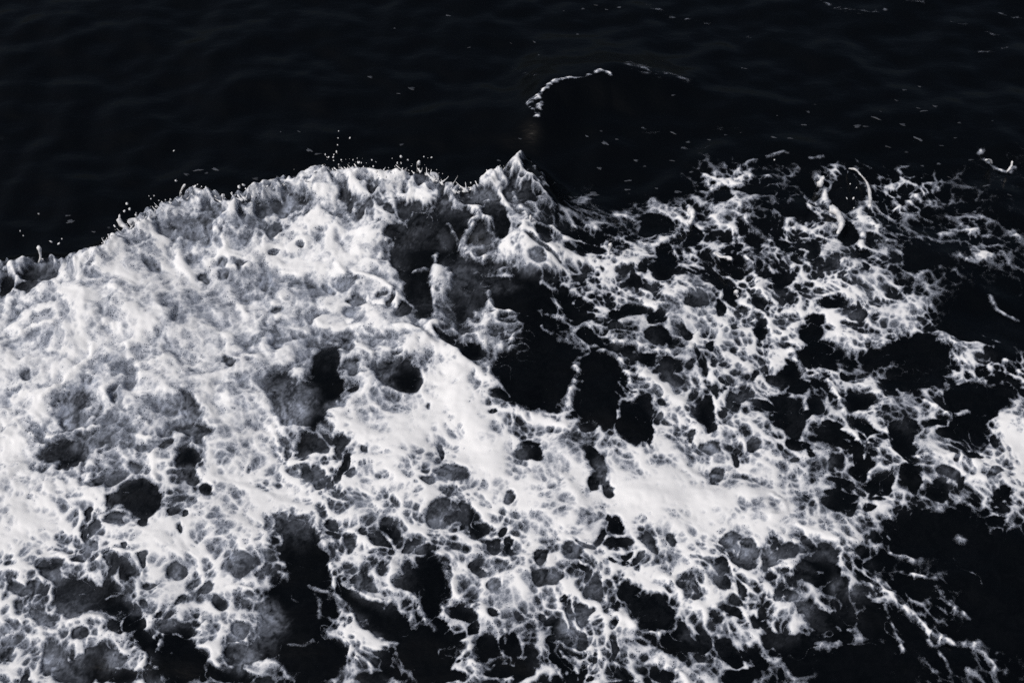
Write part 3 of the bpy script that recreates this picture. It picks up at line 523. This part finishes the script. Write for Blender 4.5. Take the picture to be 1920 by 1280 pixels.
hh = math_node(nt, 'ADD', math_node(nt, 'MULTIPLY', h1, .03), math_node(nt, 'MULTIPLY', h2, .004))
bump = N(nt, "ShaderNodeBump"); bump.inputs["Strength"].default_value = .19; bump.inputs["Distance"].default_value = 1.0
nt.links.new(hh, bump.inputs["Height"]); nt.links.new(bump.outputs[0], p.inputs["Normal"])

# foam: white froth that thins to a film of bubbles
M_FOAM, nt = mat("white_foam")
tc = N(nt, "ShaderNodeTexCoord").outputs["Object"]
d = attr(nt, "foam")
n1 = noise(nt, tc, 95, 3, .6)
vor = N(nt, "ShaderNodeTexVoronoi"); vor.inputs["Scale"].default_value = 75; nt.links.new(tc, vor.inputs["Vector"])
sepc = N(nt, "ShaderNodeSeparateColor"); nt.links.new(vor.outputs["Color"], sepc.inputs[0])
pick = maprange(nt, sepc.outputs[0], .45, .6, 0, 1)
clus = maprange(nt, noise(nt, tc, 7, 3, .6), .44, .62, .12, 1.25)
dots = math_node(nt, 'MULTIPLY', math_node(nt, 'MULTIPLY', maprange(nt, vor.outputs["Distance"], .14, .36, 1, 0), pick), clus)
bub = math_node(nt, 'MULTIPLY', dots, maprange(nt, d, .45, 1.05, -.60, -.04))
grain = math_node(nt, 'ADD', math_node(nt, 'MULTIPLY', math_node(nt, 'SUBTRACT', n1, .5), maprange(nt, d, .4, 1.0, .45, .08)), bub)
k = math_node(nt, 'ADD', d, grain)
cov = math_node(nt, 'MULTIPLY', maprange(nt, k, .06, .96, 0, 1), maprange(nt, d, .02, .26, 0, 1))
dif = N(nt, "ShaderNodeBsdfPrincipled"); dif.inputs["Roughness"].default_value = .65; dif.inputs["Specular IOR Level"].default_value = .15
dif.inputs["Subsurface Weight"].default_value = 0.0
tone = N(nt, "ShaderNodeMix"); tone.data_type = 'RGBA'
nt.links.new(maprange(nt, k, .35, 1.0, 0, 1), tone.inputs[0])
tone.inputs[6].default_value = (.44, .49, .60, 1); tone.inputs[7].default_value = (.85, .86, .88, 1)
nt.links.new(tone.outputs[2], dif.inputs["Base Color"])
bp = N(nt, "ShaderNodeBump"); bp.inputs["Strength"].default_value = .06; bp.inputs["Distance"].default_value = .01
nt.links.new(noise(nt, tc, 55, 4, .6), bp.inputs["Height"]); nt.links.new(bp.outputs[0], dif.inputs["Normal"])
tr = N(nt, "ShaderNodeBsdfTransparent"); ms = N(nt, "ShaderNodeMixShader"); out = N(nt, "ShaderNodeOutputMaterial")
nt.links.new(cov, ms.inputs[0]); nt.links.new(tr.outputs[0], ms.inputs[1]); nt.links.new(dif.outputs[0], ms.inputs[2])
nt.links.new(ms.outputs[0], out.inputs["Surface"])

# flung water, white with trapped air
M_SPRAY, nt = mat("white_spray")
tc = N(nt, "ShaderNodeTexCoord").outputs["Object"]
p = N(nt, "ShaderNodeBsdfPrincipled"); out = N(nt, "ShaderNodeOutputMaterial"); nt.links.new(p.outputs[0], out.inputs["Surface"])
tone = N(nt, "ShaderNodeMix"); tone.data_type = 'RGBA'; nt.links.new(maprange(nt, noise(nt, tc, 40, 3), .35, .65, 0, 1), tone.inputs[0])
tone.inputs[6].default_value = (.62, .64, .68, 1); tone.inputs[7].default_value = (.86, .86, .87, 1); nt.links.new(tone.outputs[2], p.inputs["Base Color"])
p.inputs["Roughness"].default_value = .35; p.inputs["IOR"].default_value = 1.33

# thin pale flecks
M_FLECK, nt = mat("pale_fleck")
tc = N(nt, "ShaderNodeTexCoord").outputs["Object"]
p = N(nt, "ShaderNodeBsdfPrincipled"); out = N(nt, "ShaderNodeOutputMaterial"); nt.links.new(p.outputs[0], out.inputs["Surface"])
tone = N(nt, "ShaderNodeMix"); tone.data_type = 'RGBA'; nt.links.new(maprange(nt, noise(nt, tc, 120, 3, .7), .3, .7, 0, 1), tone.inputs[0])
tone.inputs[6].default_value = (.01, .012, .016, 1); tone.inputs[7].default_value = (.13, .145, .175, 1); nt.links.new(tone.outputs[2], p.inputs["Base Color"])
p.inputs["Roughness"].default_value = .5
oi = N(nt, "ShaderNodeObjectInfo"); dim = N(nt, "ShaderNodeMix"); dim.data_type = 'RGBA'
nt.links.new(maprange(nt, oi.outputs["Random"], 0, 1, 0, 1, False), dim.inputs[0]); dim.inputs[6].default_value = (.02, .023, .03, 1)
nt.links.new(tone.outputs[2], dim.inputs[7]); nt.links.new(dim.outputs[2], p.inputs["Base Color"])

# ------------------------------------------------------------------ mesh helpers
def grid_mesh(name, co, nx, ny, keep=None, attrs=None):
    idx = np.arange(nx * ny).reshape(ny, nx)
    f = np.stack([idx[:-1, :-1], idx[:-1, 1:], idx[1:, 1:], idx[1:, :-1]], -1).reshape(-1, 4)
    return faces_mesh(name, co, f if keep is None else f[keep], attrs)

def faces_mesh(name, co, f, attrs=None):
    used = np.zeros(len(co), bool); used[f.ravel()] = True
    remap = np.cumsum(used) - 1
    co, f = co[used], remap[f]
    me = bpy.data.meshes.new(name)
    me.vertices.add(len(co)); me.vertices.foreach_set("co", co.astype(np.float32).ravel())
    me.loops.add(f.size); me.loops.foreach_set("vertex_index", f.astype(np.int32).ravel())
    n = f.shape[1]
    me.polygons.add(len(f)); me.polygons.foreach_set("loop_start", np.arange(0, f.size, n, dtype=np.int32))
    me.polygons.foreach_set("loop_total", np.full(len(f), n, np.int32))
    for k, v in (attrs or {}).items():
        a = me.attributes.new(k, 'FLOAT', 'POINT'); a.data.foreach_set("value", v[used].astype(np.float32))
    me.update(calc_edges=True)
    me.polygons.foreach_set("use_smooth", np.ones(len(f), bool))
    me.validate()
    return me

def add(name, me, m, label=None, cat=None, kind=None, group=None, parent=None):
    o = bpy.data.objects.new(name, me); scene.collection.objects.link(o)
    if m and not me.materials: me.materials.append(m)
    if label: o["label"] = label
    if cat: o["category"] = cat
    if kind: o["kind"] = kind
    if group: o["group"] = group
    if parent: o.parent = parent
    return o

def spread_grid(nu, nv, margin_u=.5, py0=-60, py1=1620):
    """plan grid of the near water, finer towards the viewer; x,y in metres"""
    v = np.linspace(0, 1, nv)
    ys = np.array([at_z(960, py1 + (py0 - py1) * t, 0)[1] for t in v])
    dist = ys * _c + CAM_H * _s
    half = dist * SENSOR / LENS / 2
    n_out = max(6, nu // 16)
    u = np.concatenate([np.linspace(-1 - margin_u, -1.03, n_out, endpoint=False), np.linspace(-1.03, 1.03, nu - 2 * n_out), np.linspace(1.03, 1 + margin_u, n_out + 1)[1:]])
    return (u[None, :] * half[:, None]).ravel(), np.repeat(ys, len(u)), len(u), nv

# ------------------------------------------------------------------ the water: near sheet with the waves, and the open sea to the horizon
gX, gY, nx, ny = spread_grid(800, 600)
F = sea_fields(gX, gY)
z = sea_height(gX, gY)
# flatten to the open sea at the rim of the near sheet
uu = np.tile(np.linspace(-1, 1, nx), ny); vv = np.repeat(np.linspace(-1, 1, ny), nx)
near_me = grid_mesh("water", np.stack([gX, gY, z], 1), nx, ny, None, {"aeration": np.clip(F["aer"], 0, 1)})
add("water", near_me, M_WATER, "black churned sea water with a breaking wave and a small wave behind", "water", "structure")
ring = np.stack([gX, gY, z], 1).reshape(ny, nx, 3)
edge = np.concatenate([ring[0, :-1], ring[:-1, -1], ring[-1, :0:-1], ring[:0:-1, 0]])
cen = np.array([0, 7.0, 0]); rings = [edge]
for fac in (1.15, 1.5, 2.5, 6, 20, 80, 300):
    r_ = cen + (edge - cen) * fac; r_[:, 2] = edge[:, 2] * max(0, 1 - (fac - 1) * 2)
    rings.append(r_)
co = np.concatenate(rings); m = len(edge); fl = []
ii = np.arange(m); jj = (ii + 1) % m
for k in range(len(rings) - 1):
    fl.append(np.stack([k * m + ii, (k + 1) * m + ii, (k + 1) * m + jj, k * m + jj], 1))
far_me = faces_mesh("open_sea", co, np.concatenate(fl), {"aeration": np.zeros(len(co))})
add("open_sea", far_me, M_WATER, "dark open sea stretching away round the breaking wave", "sea", "structure")

# ------------------------------------------------------------------ the foam
def foam_patch(nu, nv, py0, py1):
    x, y, nx, ny = spread_grid(nu, nv, .5, py0, py1)
    Fd = sea_fields(x, y)
    D, lw, w1, w2 = Fd["D"], Fd["lw"], Fd["w1"], Fd["w2"]
    z = sea_height(x, y)
    Dc = np.clip(D, -.3, 1.3)
    thick = (.022 - .008 * lw) * sst(.05, 1.2, Dc) + .005
    lump = .038 * Fd["puff"] * (1 - .75 * lw)
    crest = np.exp(-((Fd["sd"] + .06) / .10) ** 2) * sst(1060, 980, Fd["px"])
    jag = billow(x * 6.5 + .7 * w1, y * 6.5 + .7 * w2, 4, 150, .62) * .11 * crest
    z = z + thick + (lump + .016 * Fd["ridge"]) * sst(.1, .5, Dc) + jag * sst(.2, .5, Dc)
    zg = z.reshape(ny, nx)                                        # surface tension rounds the froth
    for _ in range(2):
        zp = np.pad(zg, 2, mode='edge')
        zg = (zp[:-4] + 2 * zp[1:-3] + 3 * zp[2:-2] + 2 * zp[3:-1] + zp[4:]) / 9
        zg = (zg[:, :-4] + 2 * zg[:, 1:-3] + 3 * zg[:, 2:-2] + 2 * zg[:, 3:-1] + zg[:, 4:]) / 9
    z = zg.ravel()
    co = np.stack([x, y, z], 1)
    Dg = D.reshape(ny, nx)
    fm = np.maximum(np.maximum(Dg[:-1, :-1], Dg[:-1, 1:]), np.maximum(Dg[1:, 1:], Dg[1:, :-1])) > -.01
    return co, D, fm, nx, ny

def label_islands(m):
    """connected pieces of a mask: runs of each row joined to the overlapping runs of the row before"""
    par = []
    def find(a):
        while par[a] != a: par[a] = par[par[a]]; a = par[a]
        return a
    rows, before = [], []
    for row in m:
        e = np.flatnonzero(np.diff(np.concatenate([[0], row.astype(np.int8), [0]])))
        runs = [(int(a), int(b), len(par) + k) for k, (a, b) in enumerate(zip(e[::2], e[1::2]))]
        par.extend(range(len(par), len(par) + len(runs)))
        i = 0
        for a, b, k in runs:
            while i < len(before) and before[i][1] < a: i += 1
            q = i
            while q < len(before) and before[q][0] <= b:
                ra, rb = find(before[q][2]), find(k)
                if ra != rb: par[rb] = ra
                q += 1
        rows.append(runs); before = runs
    lab = np.zeros(m.shape, np.int32)
    for l, runs in zip(lab, rows):
        for a, b, k in runs: l[a:b] = find(k) + 1
    return lab

co, D, fm, nx, ny = foam_patch(1540, 1130, 262, 1620)
lab = label_islands(fm)
ids, counts = np.unique(lab[lab > 0], return_counts=True)
order = np.argsort(-counts)
idx = np.arange(nx * ny).reshape(ny, nx)
quads = np.stack([idx[:-1, :-1], idx[:-1, 1:], idx[1:, 1:], idx[1:, :-1]], -1)
main = np.isin(lab, ids[order[:1]])
rest_ids = ids[order[1:]]
big = [i for i, c in zip(rest_ids, counts[order[1:]]) if c > 60][:140]
loose = (lab > 0) & ~main & ~np.isin(lab, big)
print("foam faces", fm.sum(), "islands", len(ids), "patches", len(big))
add("sea_foam", faces_mesh("sea_foam", co, quads[main], {"foam": D}), M_FOAM, "white foam of the breaking wave, solid on the left and lacy on the right", "foam", "stuff")
if loose.any():
    add("foam_scraps", faces_mesh("foam_scraps", co, quads[loose], {"foam": D}), M_FOAM, "tiny scraps of foam scattered round the edges of the white foam", "foam", "stuff")
for i in big:
    f = quads[lab == i]
    v = np.unique(f); c = co[v].mean(0)
    sx, sy = survey(c[0], c[1], c[2])
    if sy < 620 and sx > 1000: lb, gr = "ragged foam patch adrift on black water right of the breaking crest", "foam patches right of the crest"
    elif sx > 1400: lb, gr = "thin foam patch adrift on black water in the lower right", "foam patches in the lower right"
    elif sx > 0 and sy > 900: lb, gr = "small foam patch inside a dark opening in the lower foam", "foam patches in the lower openings"
    else: lb, gr = "small foam patch inside a dark opening of the middle foam", "foam patches in the middle openings"
    me = faces_mesh("foam_patch", co - np.array([c[0], c[1], 0]), f, {"foam": D})
    o = add("foam_patch", me, M_FOAM, lb, "foam patch", None, gr)
    o.location = (c[0], c[1], 0)

co, D, fm, nx, ny = foam_patch(1000, 260, -40, 262)
idx = np.arange(nx * ny).reshape(ny, nx)
quads = np.stack([idx[:-1, :-1], idx[:-1, 1:], idx[1:, 1:], idx[1:, :-1]], -1)
if fm.any():
    add("wavelet_foam_and_glints", faces_mesh("wavelet_foam_and_glints", co, quads[fm], {"foam": D}), M_FOAM, "thin white foam line on the crest of the small wave behind, with painted sky glints", "foam", "stuff")

# ------------------------------------------------------------------ flung water: jets, strands and drops
def tube_mesh(name, pts, radii, seed, sides=9):
    rng = random.Random(seed)
    pts = np.array(pts); n = len(pts)
    vs_, fs = [], []
    for i in range(n):
        t = pts[min(i + 1, n - 1)] - pts[max(i - 1, 0)]; t /= np.linalg.norm(t) + 1e-9
        a = np.cross(t, [0.3, .9, .2]); a /= np.linalg.norm(a); b = np.cross(t, a)
        for k in range(sides):
            th = 2 * math.pi * k / sides
            r = radii[i] * (1 + .16 * math.sin(3 * th + i * 1.3 + seed) + rng.uniform(-.08, .08))
            vs_.append(pts[i] + r * (a * math.cos(th) + b * math.sin(th)))
    for i in range(n - 1):
        for k in range(sides):
            k2 = (k + 1) % sides
            fs.append((i * sides + k, i * sides + k2, (i + 1) * sides + k2, (i + 1) * sides + k))
    vs_.append(pts[0]); vs_.append(pts[-1])
    me = bpy.data.meshes.new(name)
    caps = [(len(vs_) - 2, (k + 1) % sides, k) for k in range(sides)] + [(len(vs_) - 1, (n - 1) * sides + k, (n - 1) * sides + (k + 1) % sides) for k in range(sides)]
    me.from_pydata([tuple(v) for v in vs_], [], fs + caps)
    me.polygons.foreach_set("use_smooth", [True] * len(me.polygons)); me.update()
    return me

MPP = .0042
# the ragged fringe of fingers along the crest
rf = random.Random(21); fv, ff = [], []
for k in range(170):
    i = rf.choices(range(4, 24), weights=[2, 3, 4, 4, 4, 4, 3, 4, 3, 3, 3, 4, 6, 6, 6, 6, 4, 3, 3, 3])[0]
    a, b = CREST_PX[i], CREST_PX[i + 1]; t = rf.random()
    px, py = a[0] + (b[0] - a[0]) * t, a[1] + (b[1] - a[1]) * t + 5
    ln, lean = abs(rf.gauss(0, 7)) + 4, rf.gauss(-.35, 1.0)
    hz = CREST_H[i] + .03
    pts = [at_z(px + lean * ln * q - .25 * lean * ln * q * q, py - ln * q, hz + .002 * ln * q) for q in (0, .3, .6, .85, 1)]
    r = rf.uniform(.35, 1.6) * MPP; bulb = rf.choice((.4, .8, 1.0, 1.3))
    m_ = tube_mesh("fringe", pts, [r * 3.0, r * 1.7, r * .7, r * bulb, r * bulb * .6], k, 6)
    o_ = len(fv); fv += [v.co[:] for v in m_.vertices]; ff += [[o_ + q for q in p_.vertices] for p_ in m_.polygons]
    bpy.data.meshes.remove(m_)
fm_ = bpy.data.meshes.new("spray_fringe"); fm_.from_pydata(fv, [], ff); fm_.polygons.foreach_set("use_smooth", [True] * len(ff)); fm_.update()
add("spray_fringe", fm_, M_SPRAY, "ragged white fringe of spray along the top of the breaking crest", "spray", "stuff")
prev = None
for q, (r0, r1, lift, pts, lb) in enumerate(JETS):
    line = smooth_line(pts, 5); n = len(line)
    P3 = []
    for i, (px, py) in enumerate(line):
        t = i / max(1, n - 1)
        P3.append(at(px, py, .015 + lift * (t if lb is None or r0 < 4 else .5 * t + .2 * math.sin(math.pi * t))))
    P3 = np.array(P3)
    rad = []
    for i in range(n):
        t = i / max(1, n - 1)
        r = (r0 + (r1 - r0) * t) * MPP * (1 + .18 * math.sin(t * 9 + q))
        if lb and r1 > r0: r *= .7 + .3 * t if t < .7 else 1.0
        if i == n - 1: r *= .45
        rad.append(r)
    base = P3[0].copy()
    me = tube_mesh("water_jet" if lb else "side_strand", P3 - base, rad, q)
    if lb:
        o = add("water_jet", me, M_SPRAY, lb, "water jet"); o.location = base; prev = o
    else:
        o = add("side_strand", me, M_SPRAY, None, None, parent=prev)
        o.location = base - np.array(prev.location)

def ico(name, seed):
    import bmesh
    bm = bmesh.new(); bmesh.ops.create_icosphere(bm, subdivisions=2, radius=1.0)
    for v in bm.verts:
        c = v.co; c *= 1 + .10 * math.sin(3 * c.x + seed) * math.cos(2.3 * c.y + seed * 1.7) ; c.z *= 1 + .25 * max(0, c.z)
    for f in bm.faces: f.smooth = True
    me = bpy.data.meshes.new(name); bm.to_mesh(me); bm.free(); return me
drop_me = [ico("droplet", s) for s in range(4)]
rng = random.Random(5)
allD = list(DROPS)
for k in range(150):   # the finest spray hangs close over the crest
    i = rng.choices(range(5, 24), weights=[1,2,3,3,2,3,2,2,2,2,4,6,4,5,3,2,1,1,2])[0]
    a, b = CREST_PX[i], CREST_PX[i + 1]; t = rng.random()
    allD.append((a[0] + (b[0] - a[0]) * t + rng.uniform(-6, 6), a[1] + (b[1] - a[1]) * t + 2 - abs(rng.gauss(0, 12)), rng.choice((.5, .7, .9, 1.2, 1.6))))
for k, (px, py, r) in enumerate(allD):
    hz = .34 + rng.uniform(.02, .1) if px < 1100 else .12
    o = add("droplet", drop_me[k % 4], M_SPRAY, None, "droplet")
    o.location = at_z(px, py, hz)
    s = r * MPP * rng.uniform(.5, .95)
    o.scale = (s * rng.uniform(.8, 1.1), s * rng.uniform(.8, 1.1), s * rng.uniform(.85, 2.0)); o.rotation_euler = (rng.uniform(-.8, .8), rng.uniform(-.8, .8), rng.uniform(0, 3))
    if px > 1400: o["label"], o["group"] = "tiny white droplet flying beside the thin water arc on the right", "droplets on the right"
    elif px > 560: o["label"], o["group"] = "small white droplet flying above the middle of the white crest", "droplets over the middle crest"
    else: o["label"], o["group"] = "small white droplet flying above the left shoulder of the crest", "droplets over the left crest"

# loose flecks of foam
def fleck_mesh(seed):
    rg = random.Random(seed); n = 14
    vs_ = [(0, 0, .10)]; el = rg.uniform(.22, .55)
    rr = []
    ph = [rg.uniform(0, 6.28) for _ in range(4)]
    for k in range(n):
        th = 2 * math.pi * k / n
        r = 1 + .35 * math.sin(2 * th + ph[0]) * rg.uniform(.4, 1) + .28 * math.sin(3 * th + ph[1]) + .2 * math.sin(5 * th + ph[2]) + rg.uniform(-.1, .1)
        rr.append((max(.25, r) * math.cos(th), el * max(.25, r) * math.sin(th)))
    for (a, b) in rr: vs_.append((a * .6, b * .6, .12 + rg.uniform(-.03, .03)))
    for (a, b) in rr: vs_.append((a, b, -.06))
    fs = [(0, 1 + k, 1 + (k + 1) % n) for k in range(n)] + [(1 + k, 1 + n + k, 1 + n + (k + 1) % n, 1 + (k + 1) % n) for k in range(n)]
    me = bpy.data.meshes.new("foam_fleck"); me.from_pydata(vs_, [], fs)
    me.polygons.foreach_set("use_smooth", [True] * len(me.polygons)); me.update(); return me
fl_me = [fleck_mesh(s) for s in range(9)]
for k, (px, py, r) in enumerate(FLECKS):
    o = add("foam_fleck", fl_me[k % 9], M_FLECK, None, "foam fleck")
    c = at(px, py); zz = float(sea_height(np.array([c[0]]), np.array([c[1]]))[0])
    o.location = (c[0], c[1], zz + .002)
    s = r * MPP * rng.uniform(.45, 1.1); o.scale = (s, s, s * .5); o.rotation_euler = (0, 0, rng.uniform(-.9, .3))
    if px < 620: o["label"], o["group"] = "pale foam fleck on the black water left behind the crest", "flecks left behind the crest"
    elif px < 1010: o["label"], o["group"] = "pale foam fleck on the black water in the top middle", "flecks in the top middle"
    elif px < 1340: o["label"], o["group"] = "pale foam fleck on black water round the small wave behind", "flecks round the small wave"
    else: o["label"], o["group"] = "pale foam fleck on the black water in the upper right", "flecks in the upper right"
